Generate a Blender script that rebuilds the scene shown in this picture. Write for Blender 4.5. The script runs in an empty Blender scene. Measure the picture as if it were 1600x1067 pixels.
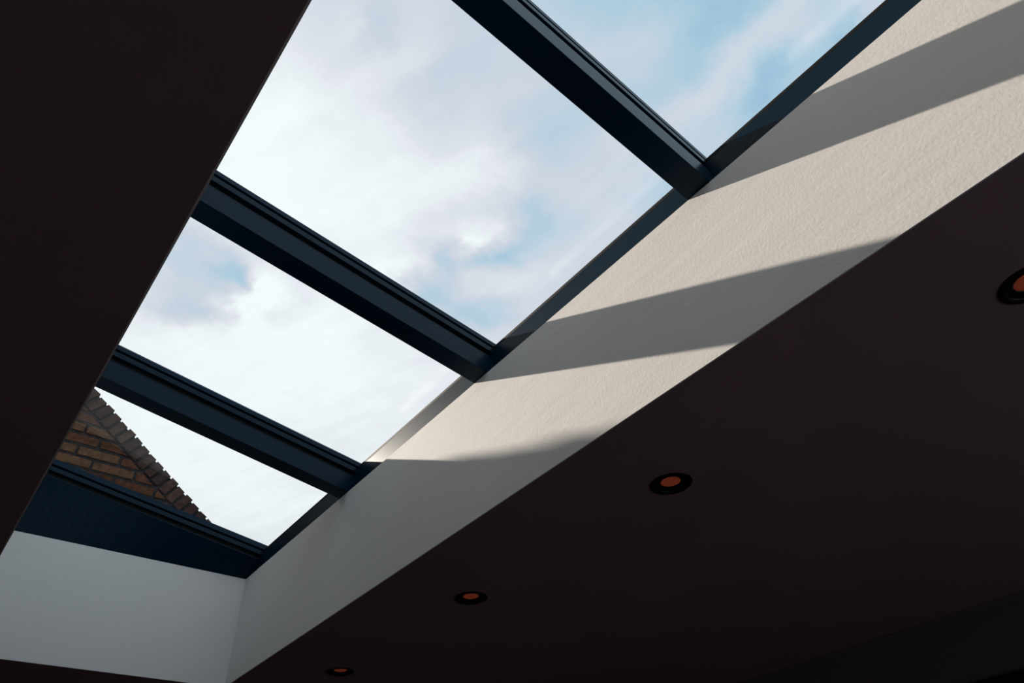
import bpy, bmesh, math, random
from mathutils import Vector, Matrix
import numpy as np

sc = bpy.context.scene
C = sc.collection
R_ = random.Random(7)

# ------------------------------------------------------------------ measures (metres; camera stands at x=0, y=0)
EYE = 1.5                      # camera height
CEIL = 2.5                     # underside of the ceiling
XR, XL = 1.190, 0.0814         # right and left edge of the light well
YE, YN = 3.574, -1.48          # far and near end of the light well
HB = 0.525                     # ceiling to the underside of the glazing bars at the right wall
SL = math.tan(0.159)           # fall of the glazing towards the right wall
BARS = [2.557, 1.553, 0.551, -0.452]   # far edge of each bar
BW = 0.0775                    # bar width
ZT = CEIL + HB                 # top of the right shaft wall
def zb(x): return ZT + (XR - x) * SL       # underside of the bars above x

# ------------------------------------------------------------------ camera
cam_d = bpy.data.cameras.new('camera'); cam = bpy.data.objects.new('camera', cam_d); C.objects.link(cam)
RM = [[0.7783361508842704, -0.6249575068388942, -0.06017433732390872],
      [0.3784098066058622, 0.5434293806480548, -0.7493267154672821],
      [0.500997858769049, 0.5604575121221812, 0.6594607817108179]]
r, d, f = (Vector(v) for v in RM)
m = Matrix((r, -d, -f)).transposed().to_4x4()
m.translation = Vector((0, 0, EYE))
cam.matrix_world = m
cam_d.sensor_width = 36; cam_d.lens = 36 * 1071.43 / 1600
cam_d.clip_start = 0.02; cam_d.clip_end = 500
sc.camera = cam

# ------------------------------------------------------------------ render look
vs = sc.view_settings
vs.view_transform = 'Standard'; vs.look = 'None'; vs.gamma = 1; vs.exposure = 0.0; vs.use_curve_mapping = False
sc.cycles.max_bounces = 10; sc.cycles.diffuse_bounces = 6; sc.cycles.transparent_max_bounces = 16
sc.cycles.sample_clamp_indirect = 6
sc.cycles.use_denoising = True

# ------------------------------------------------------------------ sun
SA, SK = 0.20, 0.53
_A = 1 + SK * SK; _B = 2 * SK * SL * SA; _C = SL * SL * SA * SA + SA * SA - 1
SB = (-_B + math.sqrt(_B * _B - 4 * _A * _C)) / (2 * _A)
SUN = Vector((-SA, SB, SK * SB + SL * SA))
sun_d = bpy.data.lights.new('sun', 'SUN'); sun_d.energy = 10.0; sun_d.angle = math.radians(0.65); sun_d.color = (1.0, 0.885, 0.77)
sun = bpy.data.objects.new('sun', sun_d); C.objects.link(sun)
sun.rotation_euler = SUN.to_track_quat('Z', 'Y').to_euler(); sun.location = SUN * 30

# ------------------------------------------------------------------ world: blue sky with thin cloud, whiter towards the sun
# (u, v) = (dx/dz, dy/dz) of the view direction; third value = how cloudy; fourth = reach of that value
SKY = [(0.119,0.443,0.68,0.051),(0.154,0.450,0.66,0.035),(0.167,0.418,0.45,0.041),(0.172,0.454,0.50,0.035),(0.215,0.393,0.60,0.069),(0.223,0.458,0.72,0.049),
       (0.100,0.564,0.90,0.090),(0.133,0.526,0.78,0.070),(0.101,0.683,0.97,0.117),(0.075,0.775,1.00,0.116),(0.132,0.864,1.00,0.119),(0.296,0.429,0.48,0.074),(0.255,0.472,0.62,0.054),
       (0.203,0.538,0.82,0.088),(0.316,0.494,0.66,0.066),(0.382,0.445,0.60,0.072),(0.466,0.433,0.38,0.093),(0.394,0.394,0.52,0.077),(0.543,0.407,0.42,0.078),(0.629,0.432,0.50,0.068),
       (0.655,0.379,0.48,0.069),(0.715,0.365,0.30,0.082),(0.560,0.458,0.50,0.060),(0.573,0.507,0.42,0.067),(0.408,0.514,0.80,0.054),(0.453,0.512,0.80,0.072),(0.359,0.520,0.70,0.057),
       (0.374,0.579,0.87,0.071),(0.275,0.582,0.86,0.105),(0.209,0.677,0.95,0.127),(0.395,0.672,0.88,0.092),(0.425,0.615,0.82,0.074),(0.494,0.683,0.88,0.051),(0.529,0.700,0.70,0.038),
       (0.557,0.692,0.20,0.035),(0.507,0.733,0.30,0.039),(0.561,0.622,0.70,0.045),(0.511,0.615,0.78,0.069),(0.570,0.572,0.28,0.049),(0.605,0.571,0.28,0.048),(0.596,0.636,0.26,0.043),
       (0.570,0.662,0.24,0.040),(0.652,0.560,0.45,0.064),(0.660,0.498,0.52,0.072),(0.687,0.442,0.52,0.070),(0.486,0.790,0.65,0.045),(0.450,0.826,0.88,0.060),(0.506,0.829,0.32,0.057),
       (0.551,0.797,0.38,0.063),(0.620,0.759,0.62,0.069),(0.710,0.684,0.58,0.094),(0.600,0.821,0.30,0.069),(0.663,0.805,0.26,0.067),(0.717,0.808,0.50,0.067),(0.667,0.867,0.42,0.072),
       (0.730,0.869,0.60,0.072),(0.655,0.658,0.55,0.071),(0.494,0.757,0.60,0.035),(0.609,0.702,0.50,0.062),(0.404,0.798,0.96,0.078),(0.303,0.739,0.98,0.110),(0.240,0.785,1.00,0.110),
       (0.350,0.267,0.35,0.071),(0.384,0.235,0.28,0.062),(0.455,0.176,0.15,0.085),(0.578,0.099,0.10,0.073),(0.426,0.280,0.45,0.079),(0.515,0.232,0.38,0.057),(0.520,0.172,0.25,0.072),
       (0.525,0.269,0.30,0.052),(0.574,0.287,0.40,0.065),(0.634,0.286,0.50,0.060),(0.712,0.282,0.35,0.086),(0.643,0.032,0.45,0.063),(0.637,0.084,0.45,0.058),(0.638,0.132,0.48,0.056),
       (0.640,0.196,0.48,0.059),(0.650,0.245,0.50,0.054),(0.683,0.111,0.10,0.050),(0.694,0.149,0.08,0.048),(0.701,0.192,0.18,0.060),(0.731,0.108,0.10,0.059),(0.699,0.049,0.30,0.050),
       (0.698,0.014,0.28,0.040),(0.733,0.011,0.10,0.036),(0.729,-0.016,0.40,0.035),(0.735,-0.040,0.40,0.044),(0.598,0.162,0.28,0.060),(0.590,0.220,0.26,0.065),
       (0.100,0.959,0.50,0.080),(0.118,1.149,0.45,0.059),(0.133,1.052,0.40,0.072),(0.183,1.037,0.32,0.038),(0.204,1.005,0.26,0.043),(0.141,0.977,0.45,0.058),(0.195,0.958,0.50,0.056),
       (0.243,0.953,0.90,0.050),(0.241,1.007,0.96,0.051),(0.277,0.970,0.93,0.051),(0.233,1.067,0.95,0.036),(0.206,1.053,0.50,0.035),(0.208,1.102,0.60,0.041),(0.242,1.129,0.95,0.045),
       (0.206,1.131,0.45,0.035),(0.181,1.149,0.45,0.040),(0.150,1.171,0.50,0.044),(0.230,1.174,0.90,0.054),(0.187,1.203,0.88,0.058),(0.135,1.240,0.85,0.063),(0.123,1.284,0.92,0.055),
       (0.266,1.066,1.00,0.054),(0.366,1.042,1.00,0.125),(0.513,1.091,0.98,0.176),(0.683,1.064,0.86,0.148),(0.633,1.182,0.92,0.119),(0.711,1.192,0.88,0.120),(0.637,1.411,0.90,0.265),
       (0.235,1.337,1.00,0.150),(0.392,1.286,1.00,0.208),(0.098,1.327,0.95,0.083),(0.261,1.625,1.00,0.248),(0.483,1.782,1.00,0.274),(0.696,1.970,0.93,0.300),(0.673,1.703,0.95,0.272),
       (0.151,1.508,1.00,0.201),(0.900,1.400,0.90,0.250),(0.400,2.200,1.00,0.350),(0.800,2.300,0.95,0.350)]
pts = np.array([[p[0], p[1]] for p in SKY]); sg = np.array([p[3] for p in SKY])
G = np.exp(-((pts[:, None, :] - pts[None, :, :]) ** 2).sum(2) / (sg[None, :] ** 2) / 1.3)
def bw(u, v): return max(.1, min(.95, .30 + .62 * v - .18 * u))
rhs = np.array([p[2] - bw(p[0], p[1]) for p in SKY])
wts = np.linalg.solve(G.T @ G + 0.003 * np.eye(len(SKY)), G.T @ rhs)

world = bpy.data.worlds.new('sky'); sc.world = world; world.use_nodes = True
wn, wl = world.node_tree.nodes, world.node_tree.links
wn.clear()
def W(t, **k):
    n = wn.new(t)
    for a, b in k.items(): setattr(n, a, b)
    return n
def mth(op, a, b=None, c=None, clamp=False):
    n = W('ShaderNodeMath', operation=op, use_clamp=clamp)
    for i, v in enumerate((a, b, c)):
        if v is None: continue
        if isinstance(v, (int, float)): n.inputs[i].default_value = float(v)
        else: wl.new(v, n.inputs[i])
    return n.outputs[0]
tc = W('ShaderNodeTexCoord')
sep = W('ShaderNodeSeparateXYZ'); wl.new(tc.outputs['Generated'], sep.inputs[0])
dz = mth('MAXIMUM', sep.outputs[2], 0.12)
u = mth('DIVIDE', sep.outputs[0], dz); v = mth('DIVIDE', sep.outputs[1], dz)
comb = W('ShaderNodeCombineXYZ'); wl.new(u, comb.inputs[0]); wl.new(v, comb.inputs[1])
# ragged cloud edges
nz = W('ShaderNodeTexNoise'); nz.inputs['Scale'].default_value = 13; nz.inputs['Detail'].default_value = 8; nz.inputs['Roughness'].default_value = .6
wl.new(comb.outputs[0], nz.inputs['Vector'])
sub = W('ShaderNodeVectorMath', operation='SUBTRACT'); wl.new(nz.outputs['Color'], sub.inputs[0]); sub.inputs[1].default_value = (.5, .5, .5)
scl = W('ShaderNodeVectorMath', operation='SCALE'); wl.new(sub.outputs[0], scl.inputs[0]); scl.inputs['Scale'].default_value = .12
add = W('ShaderNodeVectorMath', operation='ADD'); wl.new(comb.outputs[0], add.inputs[0]); wl.new(scl.outputs[0], add.inputs[1])
s2 = W('ShaderNodeSeparateXYZ'); wl.new(add.outputs[0], s2.inputs[0])
cm2 = W('ShaderNodeCombineXYZ'); wl.new(s2.outputs[0], cm2.inputs[0]); wl.new(s2.outputs[1], cm2.inputs[1])
P = cm2.outputs[0]
acc = mth('MAXIMUM', mth('MINIMUM', mth('ADD', mth('MULTIPLY', s2.outputs[1], .62), mth('MULTIPLY_ADD', s2.outputs[0], -.18, .30)), .95), .1)
for (pu, pv, _, s), w in zip(SKY, wts):
    dn = W('ShaderNodeVectorMath', operation='DISTANCE'); wl.new(P, dn.inputs[0]); dn.inputs[1].default_value = (pu, pv, 0)
    q = mth('MULTIPLY', dn.outputs['Value'], dn.outputs['Value'])
    e = mth('EXPONENT', mth('MULTIPLY', q, -1 / (s * s * 1.3)))
    acc = mth('MULTIPLY_ADD', e, float(w), acc)
# wispy cirrus streaks running across the sky, and fine cloud grain
mp = W('ShaderNodeMapping'); mp.inputs['Scale'].default_value = (3.0, 20, 1)
vr = W('ShaderNodeVectorRotate', rotation_type='Z_AXIS'); vr.inputs['Angle'].default_value = math.radians(-112)
wl.new(comb.outputs[0], vr.inputs['Vector']); wl.new(vr.outputs[0], mp.inputs['Vector'])
n2 = W('ShaderNodeTexNoise'); n2.inputs['Scale'].default_value = 1; n2.inputs['Detail'].default_value = 6; n2.inputs['Roughness'].default_value = .55
wl.new(mp.outputs[0], n2.inputs['Vector'])
acc = mth('ADD', acc, mth('MULTIPLY', mth('SUBTRACT', n2.outputs['Fac'], .5), .20))
n3 = W('ShaderNodeTexNoise'); n3.inputs['Scale'].default_value = 8; n3.inputs['Detail'].default_value = 9; n3.inputs['Roughness'].default_value = .6
wl.new(comb.outputs[0], n3.inputs['Vector'])
acc = mth('ADD', acc, mth('MULTIPLY', mth('SUBTRACT', n3.outputs['Fac'], .5), .20))
acc = mth('MULTIPLY_ADD', acc, .86, .14, clamp=True)
ramp = W('ShaderNodeValToRGB'); wl.new(acc, ramp.inputs[0])
cr = ramp.color_ramp
cols = [(0.0, (.290, .510, .720)), (.30, (.465, .650, .785)), (.58, (.665, .718, .810)), (.80, (.800, .828, .885)), (1.0, (.980, 1.030, 1.050))]
while len(cr.elements) < len(cols): cr.elements.new(.5)
for e, (p_, c_) in zip(cr.elements, cols): e.position = p_; e.color = (*c_, 1)
# below the horizon: dull ground
gm = W('ShaderNodeMix', data_type='RGBA'); gm.inputs['A'].default_value = (.17, .15, .14, 1)
wl.new(ramp.outputs[0], gm.inputs['B']); wl.new(mth('MULTIPLY_ADD', sep.outputs[2], 30, .5, clamp=True), gm.inputs['Factor'])
bg = W('ShaderNodeBackground') 
# unseen sky tuned to light the well walls: brighter and bluer behind, dimmer left
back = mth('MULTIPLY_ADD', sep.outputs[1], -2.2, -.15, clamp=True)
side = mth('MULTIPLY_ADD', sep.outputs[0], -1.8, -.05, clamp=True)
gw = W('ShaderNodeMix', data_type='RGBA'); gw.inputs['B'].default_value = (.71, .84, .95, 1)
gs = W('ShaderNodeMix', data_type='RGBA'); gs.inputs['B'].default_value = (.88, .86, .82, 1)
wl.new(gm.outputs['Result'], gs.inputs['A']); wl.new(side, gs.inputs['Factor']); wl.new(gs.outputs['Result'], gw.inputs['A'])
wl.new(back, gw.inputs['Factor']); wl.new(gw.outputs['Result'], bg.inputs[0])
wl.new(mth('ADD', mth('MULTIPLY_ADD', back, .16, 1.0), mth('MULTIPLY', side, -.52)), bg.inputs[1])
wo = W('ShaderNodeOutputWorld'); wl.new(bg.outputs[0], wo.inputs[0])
world.cycles.sampling_method = 'MANUAL'; world.cycles.sample_map_resolution = 512

# ------------------------------------------------------------------ materials
def mat(name, col, rough=.5, spec=.5, metal=0.0, bump=None, vary=None):
    mt = bpy.data.materials.new(name); mt.use_nodes = True
    nt = mt.node_tree; b = nt.nodes['Principled BSDF']
    b.inputs['Base Color'].default_value = (*col, 1); b.inputs['Roughness'].default_value = rough
    b.inputs['Specular IOR Level'].default_value = spec; b.inputs['Metallic'].default_value = metal
    tcn = nt.nodes.new('ShaderNodeTexCoord')
    if bump:
        prev = None
        for sc_, st, ds, sq in bump:
            n = nt.nodes.new('ShaderNodeTexNoise'); n.inputs['Scale'].default_value = sc_; n.inputs['Detail'].default_value = 4
            mpn = nt.nodes.new('ShaderNodeMapping'); mpn.inputs['Scale'].default_value = sq
            nt.links.new(tcn.outputs['Object'], mpn.inputs[0]); nt.links.new(mpn.outputs[0], n.inputs['Vector'])
            bp = nt.nodes.new('ShaderNodeBump'); bp.inputs['Strength'].default_value = st; bp.inputs['Distance'].default_value = ds
            nt.links.new(n.outputs['Fac'], bp.inputs['Height'])
            if prev: nt.links.new(prev.outputs[0], bp.inputs['Normal'])
            prev = bp
        nt.links.new(prev.outputs[0], b.inputs['Normal'])
    if vary:
        sc_, c2 = vary
        n = nt.nodes.new('ShaderNodeTexNoise'); n.inputs['Scale'].default_value = sc_; n.inputs['Detail'].default_value = 5
        nt.links.new(tcn.outputs['Object'], n.inputs['Vector'])
        mx = nt.nodes.new('ShaderNodeMix'); mx.data_type = 'RGBA'
        mx.inputs['A'].default_value = (*col, 1); mx.inputs['B'].default_value = (*c2, 1)
        mr = nt.nodes.new('ShaderNodeMapRange'); mr.inputs['From Min'].default_value = .35; mr.inputs['From Max'].default_value = .65
        nt.links.new(n.outputs['Fac'], mr.inputs['Value']); nt.links.new(mr.outputs[0], mx.inputs['Factor'])
        nt.links.new(mx.outputs['Result'], b.inputs['Base Color'])
    return mt
M = {}
M['plaster'] = mat('white_plaster', (.79, .760, .732), .75, .25,
                   bump=[(120, .10, .004, (1, 1, 1)), (9, .10, .012, (1, .35, 2.2)), (420, .12, .001, (1, 1, 1))])
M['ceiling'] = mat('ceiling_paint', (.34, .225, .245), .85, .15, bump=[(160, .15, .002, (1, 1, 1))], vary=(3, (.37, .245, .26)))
M['frame'] = mat('dark_blue_powder_coat', (.0012, .0155, .0330), .30, .11)
M['gasket'] = mat('black_rubber_gasket', (.003, .003, .004), .7, .2)
M['dark_wall'] = mat('dim_wall_paint', (.20, .165, .16), .85, .15, bump=[(160, .15, .002, (1, 1, 1))])
M['floor'] = mat('dark_floor_boards', (.24, .125, .105), .5, .4, vary=(2, (.20, .10, .085)))
M['black'] = mat('matt_black_metal', (.006, .006, .007), .5, .3)
M['roof'] = mat('grey_roof_felt', (.12, .12, .12), .9, .2, bump=[(200, .3, .002, (1, 1, 1))])
M['mortar'] = mat('sooty_mortar', (.022, .020, .020), .95, .1, bump=[(90, .8, .01, (1, 1, 1))], vary=(20, (.045, .040, .037)))

def glass_material():
    mt = bpy.data.materials.new('clear_glass'); mt.use_nodes = True
    nt = mt.node_tree; nt.nodes.clear(); N = nt.nodes.new; L = nt.links.new
    tr = N('ShaderNodeBsdfTransparent'); tr.inputs[0].default_value = (.985, .995, .995, 1)
    gl = N('ShaderNodeBsdfGlossy'); gl.inputs['Roughness'].default_value = .0
    ge = N('ShaderNodeNewGeometry'); dt = N('ShaderNodeVectorMath'); dt.operation = 'DOT_PRODUCT'
    L(ge.outputs['Incoming'], dt.inputs[0]); L(ge.outputs['Normal'], dt.inputs[1])
    def mm(op, a, b=None):
        n = N('ShaderNodeMath'); n.operation = op
        for i, q in enumerate((a, b)):
            if q is None: continue
            if isinstance(q, (int, float)): n.inputs[i].default_value = q
            else: L(q, n.inputs[i])
        return n.outputs[0]
    fres = mm('ADD', mm('MULTIPLY', mm('POWER', mm('SUBTRACT', 1.0, mm('ABSOLUTE', dt.outputs['Value'])), 5.0), .95), .03)
    mx = N('ShaderNodeMixShader'); o = N('ShaderNodeOutputMaterial')
    L(fres, mx.inputs[0]); L(tr.outputs[0], mx.inputs[1]); L(gl.outputs[0], mx.inputs[2]); L(mx.outputs[0], o.inputs[0])
    return mt
M['glass'] = glass_material()

def brick_material(name, c1, c2, c3):
    mt = bpy.data.materials.new(name); mt.use_nodes = True
    nt = mt.node_tree; b = nt.nodes['Principled BSDF']; N = nt.nodes.new; L = nt.links.new
    b.inputs['Roughness'].default_value = .9; b.inputs['Specular IOR Level'].default_value = .15
    at = N('ShaderNodeAttribute'); at.attribute_name = 'tone'
    rp = N('ShaderNodeValToRGB')
    rp.color_ramp.elements[0].color = (*c1, 1); rp.color_ramp.elements[1].color = (*c3, 1)
    e = rp.color_ramp.elements.new(.5); e.color = (*c2, 1)
    L(at.outputs['Fac'], rp.inputs[0])
    tcn = N('ShaderNodeTexCoord'); n = N('ShaderNodeTexNoise'); n.inputs['Scale'].default_value = 28; n.inputs['Detail'].default_value = 8; n.inputs['Roughness'].default_value = .65
    L(tcn.outputs['Object'], n.inputs['Vector'])
    mr = N('ShaderNodeMapRange'); mr.inputs['From Min'].default_value = .3; mr.inputs['From Max'].default_value = .72
    mr.inputs['To Min'].default_value = .45; mr.inputs['To Max'].default_value = 1.35
    L(n.outputs['Fac'], mr.inputs['Value'])
    mu = N('ShaderNodeVectorMath'); mu.operation = 'SCALE'; L(rp.outputs[0], mu.inputs[0]); L(mr.outputs[0], mu.inputs['Scale'])
    L(mu.outputs[0], b.inputs['Base Color'])
    bp = N('ShaderNodeBump'); bp.inputs['Strength'].default_value = .7; bp.inputs['Distance'].default_value = .006
    n4 = N('ShaderNodeTexNoise'); n4.inputs['Scale'].default_value = 70; n4.inputs['Detail'].default_value = 6
    L(tcn.outputs['Object'], n4.inputs['Vector']); L(n4.outputs['Fac'], bp.inputs['Height']); L(bp.outputs[0], b.inputs['Normal'])
    return mt
M['brick'] = brick_material('old_brown_brick', (.085, .033, .017), (.120, .052, .026), (.150, .075, .038))
M['brick_edge'] = brick_material('weathered_edge_brick', (.052, .029, .025), (.074, .041, .031), (.100, .056, .040))

# ------------------------------------------------------------------ mesh helpers
def box(bm, a, b):
    x0, y0, z0 = a; x1, y1, z1 = b
    vs_ = [bm.verts.new(p) for p in ((x0,y0,z0),(x1,y0,z0),(x1,y1,z0),(x0,y1,z0),(x0,y0,z1),(x1,y0,z1),(x1,y1,z1),(x0,y1,z1))]
    for q in ((3,2,1,0),(4,5,6,7),(0,1,5,4),(1,2,6,5),(2,3,7,6),(3,0,4,7)): bm.faces.new([vs_[i] for i in q])
    return vs_
def prism(bm, poly, axis, a, b, z_of=None):
    """extrude a polygon along an axis: axis 'x' takes (y, z), axis 'y' takes (x, z)"""
    def pt(p, t):
        return (t, p[0], p[1] + (z_of(t) if z_of else 0)) if axis == 'x' else (p[0], t, p[1])
    A = [bm.verts.new(pt(p, a)) for p in poly]; B = [bm.verts.new(pt(p, b)) for p in poly]
    n = len(poly)
    bm.faces.new(A[::-1]); bm.faces.new(B)
    for i in range(n): bm.faces.new((A[i], A[(i + 1) % n], B[(i + 1) % n], B[i]))
def obj(name, bm, m_, parent=None, smooth=False, bevel=0, seg=2):
    bmesh.ops.recalc_face_normals(bm, faces=bm.faces)
    me = bpy.data.meshes.new(name); bm.to_mesh(me); bm.free()
    o = bpy.data.objects.new(name, me); C.objects.link(o)
    if m_: me.materials.append(m_)
    if smooth:
        for p in me.polygons: p.use_smooth = True
    if bevel:
        md = o.modifiers.new('bevel', 'BEVEL'); md.width = bevel; md.segments = seg; md.limit_method = 'ANGLE'; md.angle_limit = math.radians(40)
    if parent: o.parent = parent
    return o
def empty(name, loc=(0, 0, 0)):
    o = bpy.data.objects.new(name, None); o.empty_display_size = .1; o.location = loc; C.objects.link(o); return o
def struct(name, bm, m_, parent=None, **k):
    o = obj(name, bm, m_, parent, **k)
    if not parent: o['kind'] = 'structure'
    return o
def tag(o, label, cat, group=None):
    o['label'] = label; o['category'] = cat
    if group: o['group'] = group
    return o

# ------------------------------------------------------------------ the room
RX0, RX1, RY0, RY1 = -2.6, 3.56, -3.2, 4.6
YB = 4.9                                       # face of the neighbouring gable
T = .03                                       # board thickness below the joists
# ceiling board, one ring around the opening of the light well, with a rounded plaster bead at the edge
bm = bmesh.new()
xs = [RX0 - .1, XL - .004, XR + .004, RX1 + .1]; ys = [RY0 - .1, YN - .004, YE + .004, RY1 + .1]
def grid_ring(bm, xs, ys, z0, z1):
    V = {}
    for k, z in enumerate((z0, z1)):
        for i, x in enumerate(xs):
            for j, y in enumerate(ys): V[i, j, k] = bm.verts.new((x, y, z))
    for i in range(3):
        for j in range(3):
            if (i, j) == (1, 1): continue
            bm.faces.new((V[i,j,0], V[i,j+1,0], V[i+1,j+1,0], V[i+1,j,0]))
            bm.faces.new((V[i,j,1], V[i+1,j,1], V[i+1,j+1,1], V[i,j+1,1]))
    def side(a, b): bm.faces.new((V[a+(0,)], V[b+(0,)], V[b+(1,)], V[a+(1,)]))
    side((1,1),(2,1)); side((2,1),(2,2)); side((2,2),(1,2)); side((1,2),(1,1))
    for i in range(3): side((i,0),(i+1,0)); side((i+1,3),(i,3)); side((0,i+1),(0,i)); side((3,i),(3,i+1))
grid_ring(bm, xs, ys, CEIL, CEIL + T)
struct('ceiling', bm, M['ceiling'])
# flat roof deck and joists above the ceiling (keeps the daylight out)
bm = bmesh.new()
grid_ring(bm, [RX0 - .3, XL - .11, XR + .11, RX1 + .3], [RY0 - .3, YN - .11, YE + .11, YB + .0], CEIL + T, CEIL + .34)
struct('roof', bm, M['roof'])
# four plastered walls of the light well
E4 = .004                                     # plaster skin that turns the ceiling edge
bm = bmesh.new(); prism(bm, [(XR, CEIL), (XR + E4, CEIL), (XR + E4, CEIL + T), (XR + .11, CEIL + T), (XR + .11, ZT), (XR, ZT)], 'y', YN - E4, YE + E4)
struct('wall_lightwell_right', bm, M['plaster'])
bm = bmesh.new(); prism(bm, [(YE, CEIL), (YE + E4, CEIL), (YE + E4, CEIL + T), (YE + .1, CEIL + T), (YE + .1, ZT), (YE, ZT)], 'x', XL, XR)
struct('wall_lightwell_far', bm, M['plaster'])
bm = bmesh.new(); prism(bm, [(YN, CEIL), (YN - E4, CEIL), (YN - E4, CEIL + T), (YN - .1, CEIL + T), (YN - .1, ZT), (YN, ZT)], 'x', XL, XR)
struct('wall_lightwell_near', bm, M['plaster'])
bm = bmesh.new(); prism(bm, [(XL, CEIL), (XL - E4, CEIL), (XL - E4, CEIL + T), (XL - .1, CEIL + T), (XL - .1, zb(XL)), (XL, zb(XL))], 'y', YN - E4, YE + E4)
struct('wall_lightwell_left', bm, M['plaster'])
# room walls and floor
bm = bmesh.new(); box(bm, (RX0 - .1, RY0 - .1, -.1), (RX1 + .1, RY1 + .1, 0)); struct('floor', bm, M['floor'])
bm = bmesh.new(); box(bm, (RX0 - .1, RY0 - .1, 0), (RX0, RY1 + .02, CEIL)); struct('wall_left', bm, M['dark_wall'])
bm = bmesh.new(); box(bm, (RX0, RY1, 0), (RX1, RY1 + .02, CEIL)); struct('wall_far', bm, M['dark_wall'])
bm = bmesh.new()
box(bm, (RX0, RY0 - .1, 0), (.2, RY0, CEIL)); box(bm, (3.2, RY0 - .1, 0), (RX1, RY0, CEIL)); box(bm, (.2, RY0 - .1, 2.15), (3.2, RY0, CEIL))
struct('wall_near', bm, M['dark_wall'])                          # opening behind the camera, added so daylight reaches the ceiling
bm = bmesh.new()
for a in (.2, .95, 1.7, 2.45):
    box(bm, (a, RY0 - .07, 0), (a + .05, RY0 - .02, 2.15)); box(bm, (a + .70, RY0 - .07, 0), (a + .75, RY0 - .02, 2.15))
    box(bm, (a + .05, RY0 - .07, 0), (a + .70, RY0 - .02, .07)); box(bm, (a + .05, RY0 - .07, 2.08), (a + .70, RY0 - .02, 2.15))
struct('door_added', bm, M['frame'])  # unseen garden doors, added with their opening to let daylight onto the ceiling
bm = bmesh.new(); box(bm, (RX1, RY0 - .1, 0), (RX1 + .1, RY1 + .02, CEIL)); struct('wall_right', bm, M['dark_wall'])
# thin coving along the right wall and the dark door head under it
bm = bmesh.new(); prism(bm, [(RX1, CEIL), (RX1 - .012, CEIL), (RX1 - .012, CEIL - .012), (RX1 - .006, CEIL - .018), (RX1 - .006, CEIL - .03), (RX1, CEIL - .03)], 'y', RY0, RY1)
struct('trim_1', bm, M['dark_wall'])
bm = bmesh.new(); box(bm, (RX1 - .012, -1.0, 2.165), (RX1, 3.0, 2.222)); struct('trim_2', bm, M['black'])
bm = bmesh.new()
for k in range(4): box(bm, (RX1 - .03, -1.0 + k, 0.0), (RX1 - .001, -.012 + k, 2.164))
struct('door_1', bm, M['black'])

# ------------------------------------------------------------------ the rooflight
win = empty('window_1', (XR, (YE + YN) / 2, ZT)); win['kind'] = 'structure'
win['label'] = 'long sloping rooflight of clear panes between dark blue metal bars'; win['category'] = 'skylight'
def wp(name, bm, m_, parent=win, **k):
    o = obj(name, bm, m_, None, **k); o.parent = parent; o.matrix_parent_inverse = parent.matrix_world.inverted(); return o
bpy.context.view_layer.update()
WEB, GK0, GK1, GT, CT = .080, .086, .1115, .133, .172
XA, XB = XL - .06, XR + .03
for y in BARS:
    n = y - BW
    bm = bmesh.new(); prism(bm, [(n, 0), (y, 0), (y, WEB), (n, WEB)], 'x', XA, XB, zb)
    bar = wp('glazing_bar', bm, M['frame'], bevel=.0015)
    bpy.context.view_layer.update()
    bm = bmesh.new(); prism(bm, [(n + .0015, WEB + .002), (y - .0015, WEB + .002), (y - .0015, GK0), (n + .0015, GK0)], 'x', XA, XB, zb)
    wp('bar_lip', bm, M['frame'], bar)
    bm = bmesh.new(); prism(bm, [(n + .014, WEB - .002), (y - .014, WEB - .002), (y - .014, GK1 + .002), (n + .014, GK1 + .002)], 'x', XA, XB, zb)
    wp('gasket', bm, M['gasket'], bar)
    bm = bmesh.new(); prism(bm, [(n, GK1), (y, GK1), (y, GT), (n, GT)], 'x', XA, XB, zb)
    wp('glass_seat', bm, M['frame'], bar)
    bm = bmesh.new(); prism(bm, [(n, GT + .012), (y, GT + .012), (y, CT - .008), (y - .006, CT), (n + .006, CT), (n, CT - .008)], 'x', XA, XB + .05, zb)
    wp('pressure_cap', bm, M['frame'], bar)
    bar['label'] = None; del bar['label']
# side rail over the right wall (its face sits back behind the plaster edge)
bm = bmesh.new()
prism(bm, [(XB, ZT + .0005), (XB, ZT + .118), (XB + .004, ZT + .121), (XB + .08, ZT + .121), (XB + .08, ZT + .0005)], 'y', YN, YE + .05)
rail = wp('side_rail', bm, M['frame'])
bpy.context.view_layer.update()
bm = bmesh.new(); prism(bm, [(XB + .002, ZT + .1215), (XB + .002, ZT + .1338), (XB + .08, ZT + .1338), (XB + .08, ZT + .1215)], 'y', YN, YE + .05)
wp('gasket', bm, M['gasket'], rail)
bm = bmesh.new(); prism(bm, [(XB + .035, ZT + .14), (XB + .035, ZT + .165), (XB + .09, ZT + .165), (XB + .09, ZT + .0)  , (XB + .082, ZT + .0), (XB + .082, ZT + .14)], 'y', YN - .05, YE + .05)
wp('cover_strip', bm, M['frame'], rail)
# left rail above the left wall
bm = bmesh.new(); prism(bm, [(XL - .1, zb(XL) + .0005 ), (XL - .0, zb(XL) + .0005), (XL - .0, zb(XL) + .12), (XL - .1, zb(XL) + .13)], 'y', YN, YE)
wp('side_rail', bm, M['frame'])
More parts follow.
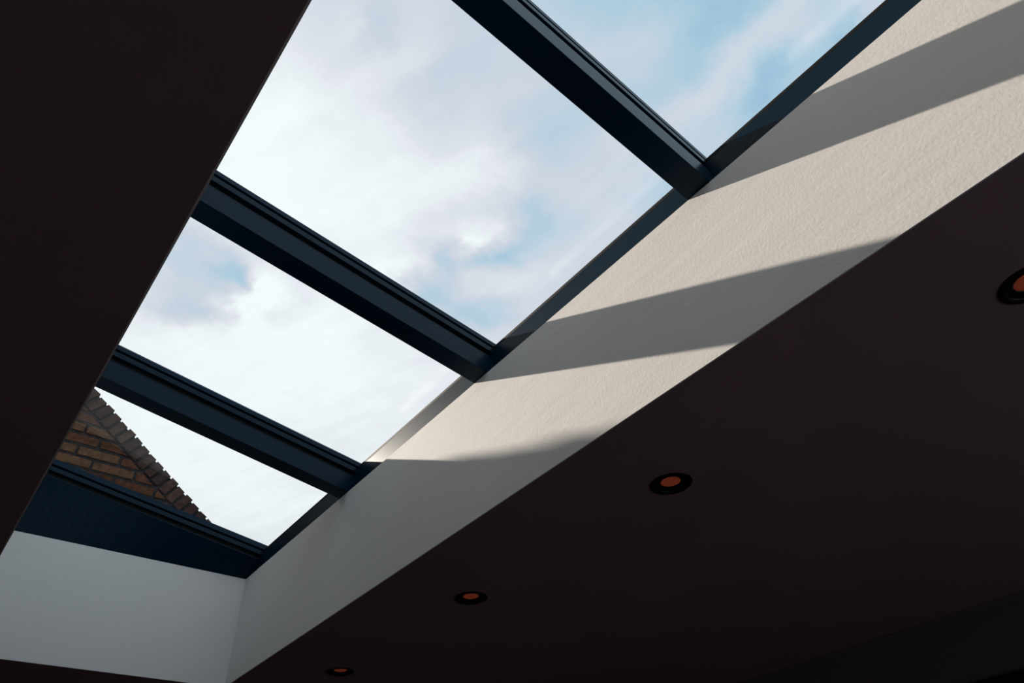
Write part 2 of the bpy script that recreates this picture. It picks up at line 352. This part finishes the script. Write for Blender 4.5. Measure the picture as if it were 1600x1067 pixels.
# far end rail: a leaning fascia from the level plaster edge up to the sloping glass
YG = 3.487
def fascia(name, y0, y1, zlo, zhi, m_, parent, depth=.05, sgn=1):
    """strip between two heights on the leaning face; zlo/zhi(x) give heights"""
    bm = bmesh.new()
    prev = None
    for k in range(25):
        x = XA + (XB - XA) * k / 24
        a, b = zlo(x), zhi(x)
        ring = [bm.verts.new(p) for p in ((x, y0, a), (x, y1, b), (x, y1 + sgn * depth, b), (x, y0 + sgn * depth, a))]
        if prev:
            for i in range(4): bm.faces.new((prev[i], prev[(i + 1) % 4], ring[(i + 1) % 4], ring[i]))
        elif k == 0: bm.faces.new(ring[::-1])
        prev = ring
    bm.faces.new(prev)
    o = wp(name, bm, m_, parent)
    return o
er = fascia('end_rail', YE, YG, lambda x: ZT + .0005, lambda x: zb(x) + WEB, M['frame'], win)
bpy.context.view_layer.update()
bm = bmesh.new(); prism(bm, [(YG + .0015, WEB + .002), (YG + .05, WEB + .002), (YG + .05, GK0), (YG + .0015, GK0)], 'x', XA, XB, zb); wp('bar_lip', bm, M['frame'], er)
bm = bmesh.new(); prism(bm, [(YG + .014, WEB - .002), (YG + .049, WEB - .002), (YG + .049, GK1 + .002), (YG + .014, GK1 + .002)], 'x', XA, XB, zb); wp('gasket', bm, M['gasket'], er)
bm = bmesh.new(); prism(bm, [(YG, GK1), (YG + .05, GK1), (YG + .05, GT), (YG, GT)], 'x', XA, XB, zb); wp('glass_seat', bm, M['frame'], er)
bm = bmesh.new(); prism(bm, [(YG, GT + .012), (YG + .11, GT + .012), (YG + .11, CT), (YG, CT)], 'x', XA, XB + .05, zb); wp('pressure_cap', bm, M['frame'], er)
bm = bmesh.new(); prism(bm, [(YN - .1, .0), (YN + .03, .0), (YN + .03, CT), (YN - .1, CT)], 'x', XA, XB, zb); wp('end_rail', bm, M['frame'])
# five panes
edges = [YG] + BARS + [YN]
for i in range(5):
    far, near = edges[i], edges[i + 1]
    y1 = far - (BW if i else 0) + .02 + (0 if i else .02); y0 = near - .02
    bm = bmesh.new(); prism(bm, [(y0, GT + .001), (y1, GT + .001), (y1, GT + .011), (y0, GT + .011)], 'x', XL - .03, XB + .04, zb)
    wp('glass_pane', bm, M['glass'])

# ------------------------------------------------------------------ brick gable of the neighbouring house beyond the far end
Q = YB / 4.0                                                    # the verge was measured for a wall 4 m off
gab = empty('brick_gable', (.6, YB + .1, CEIL + .3))
tag(gab, 'old brown brick gable wall with a sloping brick-on-edge verge seen through the farthest pane', 'brick wall')
bpy.context.view_layer.update()
# outer verge line (x, z) and slope
VX, VZ = .791 * Q, 2.203 * Q + EYE
VS = -.757
ang = math.atan(VS); ux, uz = math.cos(ang), math.sin(ang)      # along the verge, downhill to the right
nx, nz_ = -uz, ux                                               # outward normal (up and right)
def verge(x): return VZ + (x - VX) * VS
HD = .106 * Q                                                       # depth of the brick-on-edge course
def tone_layer(bm): return bm.faces.layers.float.new('tone')
def brick_box(bm, cx, cz, lx, lz, rotv, y0, dep, tone, lay, jit=.0022, clip=None, chop=.004):
    """one brick: rounded box, length lx along rotv, height lz across"""
    ca, sa = math.cos(rotv), math.sin(rotv)
    h = [lx / 2, lz / 2]
    front = [(-h[0], -h[1]), (h[0], -h[1]), (h[0], h[1]), (-h[0], h[1])]
    if clip: front = clip(front, cx, cz, ca, sa)
    if len(front) < 3: return
    cxm = sum(p[0] for p in front) / len(front); czm = sum(p[1] for p in front) / len(front)
    def w(p, y, k=0):
        # k pulls the corner in for the worn front edge
        px = p[0] + (cxm - p[0]) * k; pz = p[1] + (czm - p[1]) * k
        return (cx + px * ca - pz * sa, y, cz + px * sa + pz * ca)
    fr = [(p[0] + R_.uniform(-jit, jit), p[1] + R_.uniform(-jit, jit)) for p in front]
    A = [bm.verts.new(w(p, y0, .07)) for p in fr]
    B = [bm.verts.new(w(p, y0 + .005)) for p in fr]
    D = [bm.verts.new(w(p, y0 + dep)) for p in fr]
    n = len(fr); fs = [bm.faces.new(A)]
    for i in range(n):
        j = (i + 1) % n
        fs.append(bm.faces.new((A[i], B[i], B[j], A[j]))); fs.append(bm.faces.new((B[i], D[i], D[j], B[j])))
    fs.append(bm.faces.new(D[::-1]))
    for f_ in fs: f_[lay] = tone
# stretcher courses, cut along the inner verge line
def clip_verge(front, cx, cz, ca, sa):
    lim = lambda p: (verge(cx + p[0]) - (HD + .012) / math.cos(ang)) - (cz + p[1])
    out = []
    for i in range(len(front)):
        a, b = front[i], front[(i + 1) % len(front)]
        la, lb = lim(a), lim(b)
        if la >= 0: out.append(a)
        if (la >= 0) != (lb >= 0):
            t = la / (la - lb); out.append((a[0] + (b[0] - a[0]) * t, a[1] + (b[1] - a[1]) * t))
    if len(out) < 3: return []
    ar = abs(sum(out[i][0] * out[(i + 1) % len(out)][1] - out[(i + 1) % len(out)][0] * out[i][1] for i in range(len(out)))) / 2
    return out if ar > .0006 else []
CS, BL = .0685 * Q, .2275 * Q
z0 = 2.1925 * Q + EYE                                               # a measured bed joint
bm = bmesh.new(); lay = tone_layer(bm)
for k in range(-17, 26):
    zc = z0 + (k + .5) * CS
    off = .258 * Q if k % 2 == 0 else .258 * Q + BL * .42
    for i in range(-14, 14):
        xc = off + (i + .5) * BL + R_.uniform(-.003, .003)
        if zc - CS > verge(xc - BL) - .05 or xc < -2.2 or xc > 2.6: continue
        brick_box(bm, xc, zc + R_.uniform(-.0015, .0015), BL - .019, CS - .021, R_.uniform(-.006, .006), YB + R_.uniform(-.003, .003), .1, R_.random(), lay, clip=clip_verge)
obj('brickwork', bm, M['brick'], gab).matrix_parent_inverse = gab.matrix_world.inverted()
# mortar body behind the brick faces
bm = bmesh.new()
zlow = CEIL + .34
xlo, xhi = -2.2, 2.55
inner = lambda x: verge(x) - .012 / math.cos(ang)
xe = VX + (zlow - (VZ - .012 / math.cos(ang))) / VS
prism(bm, [(xlo, zlow), (xe, zlow), (xlo, inner(xlo))], 'y', YB + .007, YB + .22)
prism(bm, [(-2.2, verge(-2.2) - .030), (-2.2, verge(-2.2) - .16), (xe, verge(xe) - .16), (xe, verge(xe) - .030)], 'y', YB + .012, YB + .2)
obj('mortar_bed', bm, M['mortar'], gab).matrix_parent_inverse = gab.matrix_world.inverted()
# brick-on-edge course laid square to the slope
bm = bmesh.new(); lay = tone_layer(bm)
PI_ = .0643 * Q
for i in range(-52, 22):
    s = i * PI_ + .02
    lift = R_.uniform(-.004, .004)
    cx = VX + ux * s + nx * (-HD / 2 + lift); cz = VZ + uz * s + nz_ * (-HD / 2 + lift)
    if cz < zlow: continue
    brick_box(bm, cx, cz, PI_ - .019, HD + R_.uniform(-.003, .003), ang + R_.uniform(-.03, .03) + .05, YB - .004 + R_.uniform(-.004, .004), .215, R_.random(), lay, jit=.003)
obj('verge_course', bm, M['brick_edge'], gab).matrix_parent_inverse = gab.matrix_world.inverted()

# ------------------------------------------------------------------ recessed downlights
def lathe(bm, prof, seg=64):
    rings = []
    for r_, z in prof:
        rings.append([bm.verts.new((r_ * math.cos(2 * math.pi * i / seg), r_ * math.sin(2 * math.pi * i / seg), z)) for i in range(seg)] if r_ > 1e-6 else [bm.verts.new((0, 0, z))])
    for a, b in zip(rings, rings[1:]):
        for i in range(seg):
            j = (i + 1) % seg
            if len(a) == 1 and len(b) == 1: continue
            if len(b) == 1: bm.faces.new((a[i], a[j], b[0]))
            elif len(a) == 1: bm.faces.new((a[0], b[j], b[i]))
            else: bm.faces.new((a[i], a[j], b[j], b[i]))
M['amber'] = mat('amber_lens', (.42, .10, .045), .35, .5, bump=[(260, .5, .004, (1, 1, 1))], vary=(90, (.62, .17, .07)))
def painted_lens_glow():
    b = M['amber'].node_tree.nodes['Principled BSDF']
    b.inputs['Emission Color'].default_value = (1.0, .17, .08, 1); b.inputs['Emission Strength'].default_value = .06  # lamp is unlit; faint emission stands in for light the lens reflects
painted_lens_glow()
LR = .0635
LIGHTS = [(1.556, 3.118, 'smallest black downlight, farthest along the ceiling, at the bottom edge of the view'),
          (1.556, 2.092, 'small black round downlight, second from the far end of the ceiling row'),
          (1.550, 1.077, 'medium black downlight with amber centre, third from the far end of the row'),
          (1.560, .062, 'largest black downlight with amber centre, nearest, cut by the right picture edge')]
# cut the round holes for them out of the ceiling board
ceil_o = bpy.data.objects['ceiling']
bm = bmesh.new()
for x, y, _ in LIGHTS:
    n0 = len(bm.verts); bmesh.ops.create_cone(bm, cap_ends=True, segments=64, radius1=LR - .004, radius2=LR - .004, depth=.044, matrix=Matrix.Translation((x, y, CEIL - .001)))
bmesh.ops.recalc_face_normals(bm, faces=bm.faces)
cme = bpy.data.meshes.new('cut'); bm.to_mesh(cme); bm.free(); co = bpy.data.objects.new('cut', cme); C.objects.link(co)
bo = ceil_o.modifiers.new('holes', 'BOOLEAN'); bo.operation = 'DIFFERENCE'; bo.object = co; bo.solver = 'EXACT'
dg = bpy.context.evaluated_depsgraph_get()
nm = bpy.data.meshes.new_from_object(ceil_o.evaluated_get(dg)); ceil_o.modifiers.clear(); ceil_o.data = nm
bpy.data.objects.remove(co)
def downlight(x, y, label):
    t = empty('recessed_downlight', (x, y, CEIL)); tag(t, label, 'downlight', 'row of black downlights in the ceiling beside the light well')
    bm = bmesh.new(); lathe(bm, [(LR - .0045, .012), (LR - .0045, .0005), (LR, 0.0003), (LR, -.0015), (LR - .0015, -.0030), (LR - .008, -.0035), (LR - .014, -.0025), (LR - .016, .001), (LR - .016, .004)])
    obj('trim_ring', bm, M['black'], t, smooth=True)
    bm = bmesh.new(); lathe(bm, [(LR - .0158, .001), (LR - .018, .0016), (LR - .026, .0035), (LR - .0315, .0045), (LR - .0335, .0058), (LR - .0335, .012)])
    obj('baffle', bm, M['black'], t, smooth=True)
    bm = bmesh.new(); lathe(bm, [(.0302, .010), (.0302, .0072), (.027, .0064), (.015, .0056), (0, .0052)])
    obj('lens', bm, M['amber'], t, smooth=True)
    return t
first = None
for x, y, lab in LIGHTS:
    if first is None: first = downlight(x, y, lab)
    else:
        c = first.copy(); C.objects.link(c); c.location = (x, y, CEIL); c['label'] = lab
        for ch in list(first.children):
            q = ch.copy(); C.objects.link(q); q.parent = c
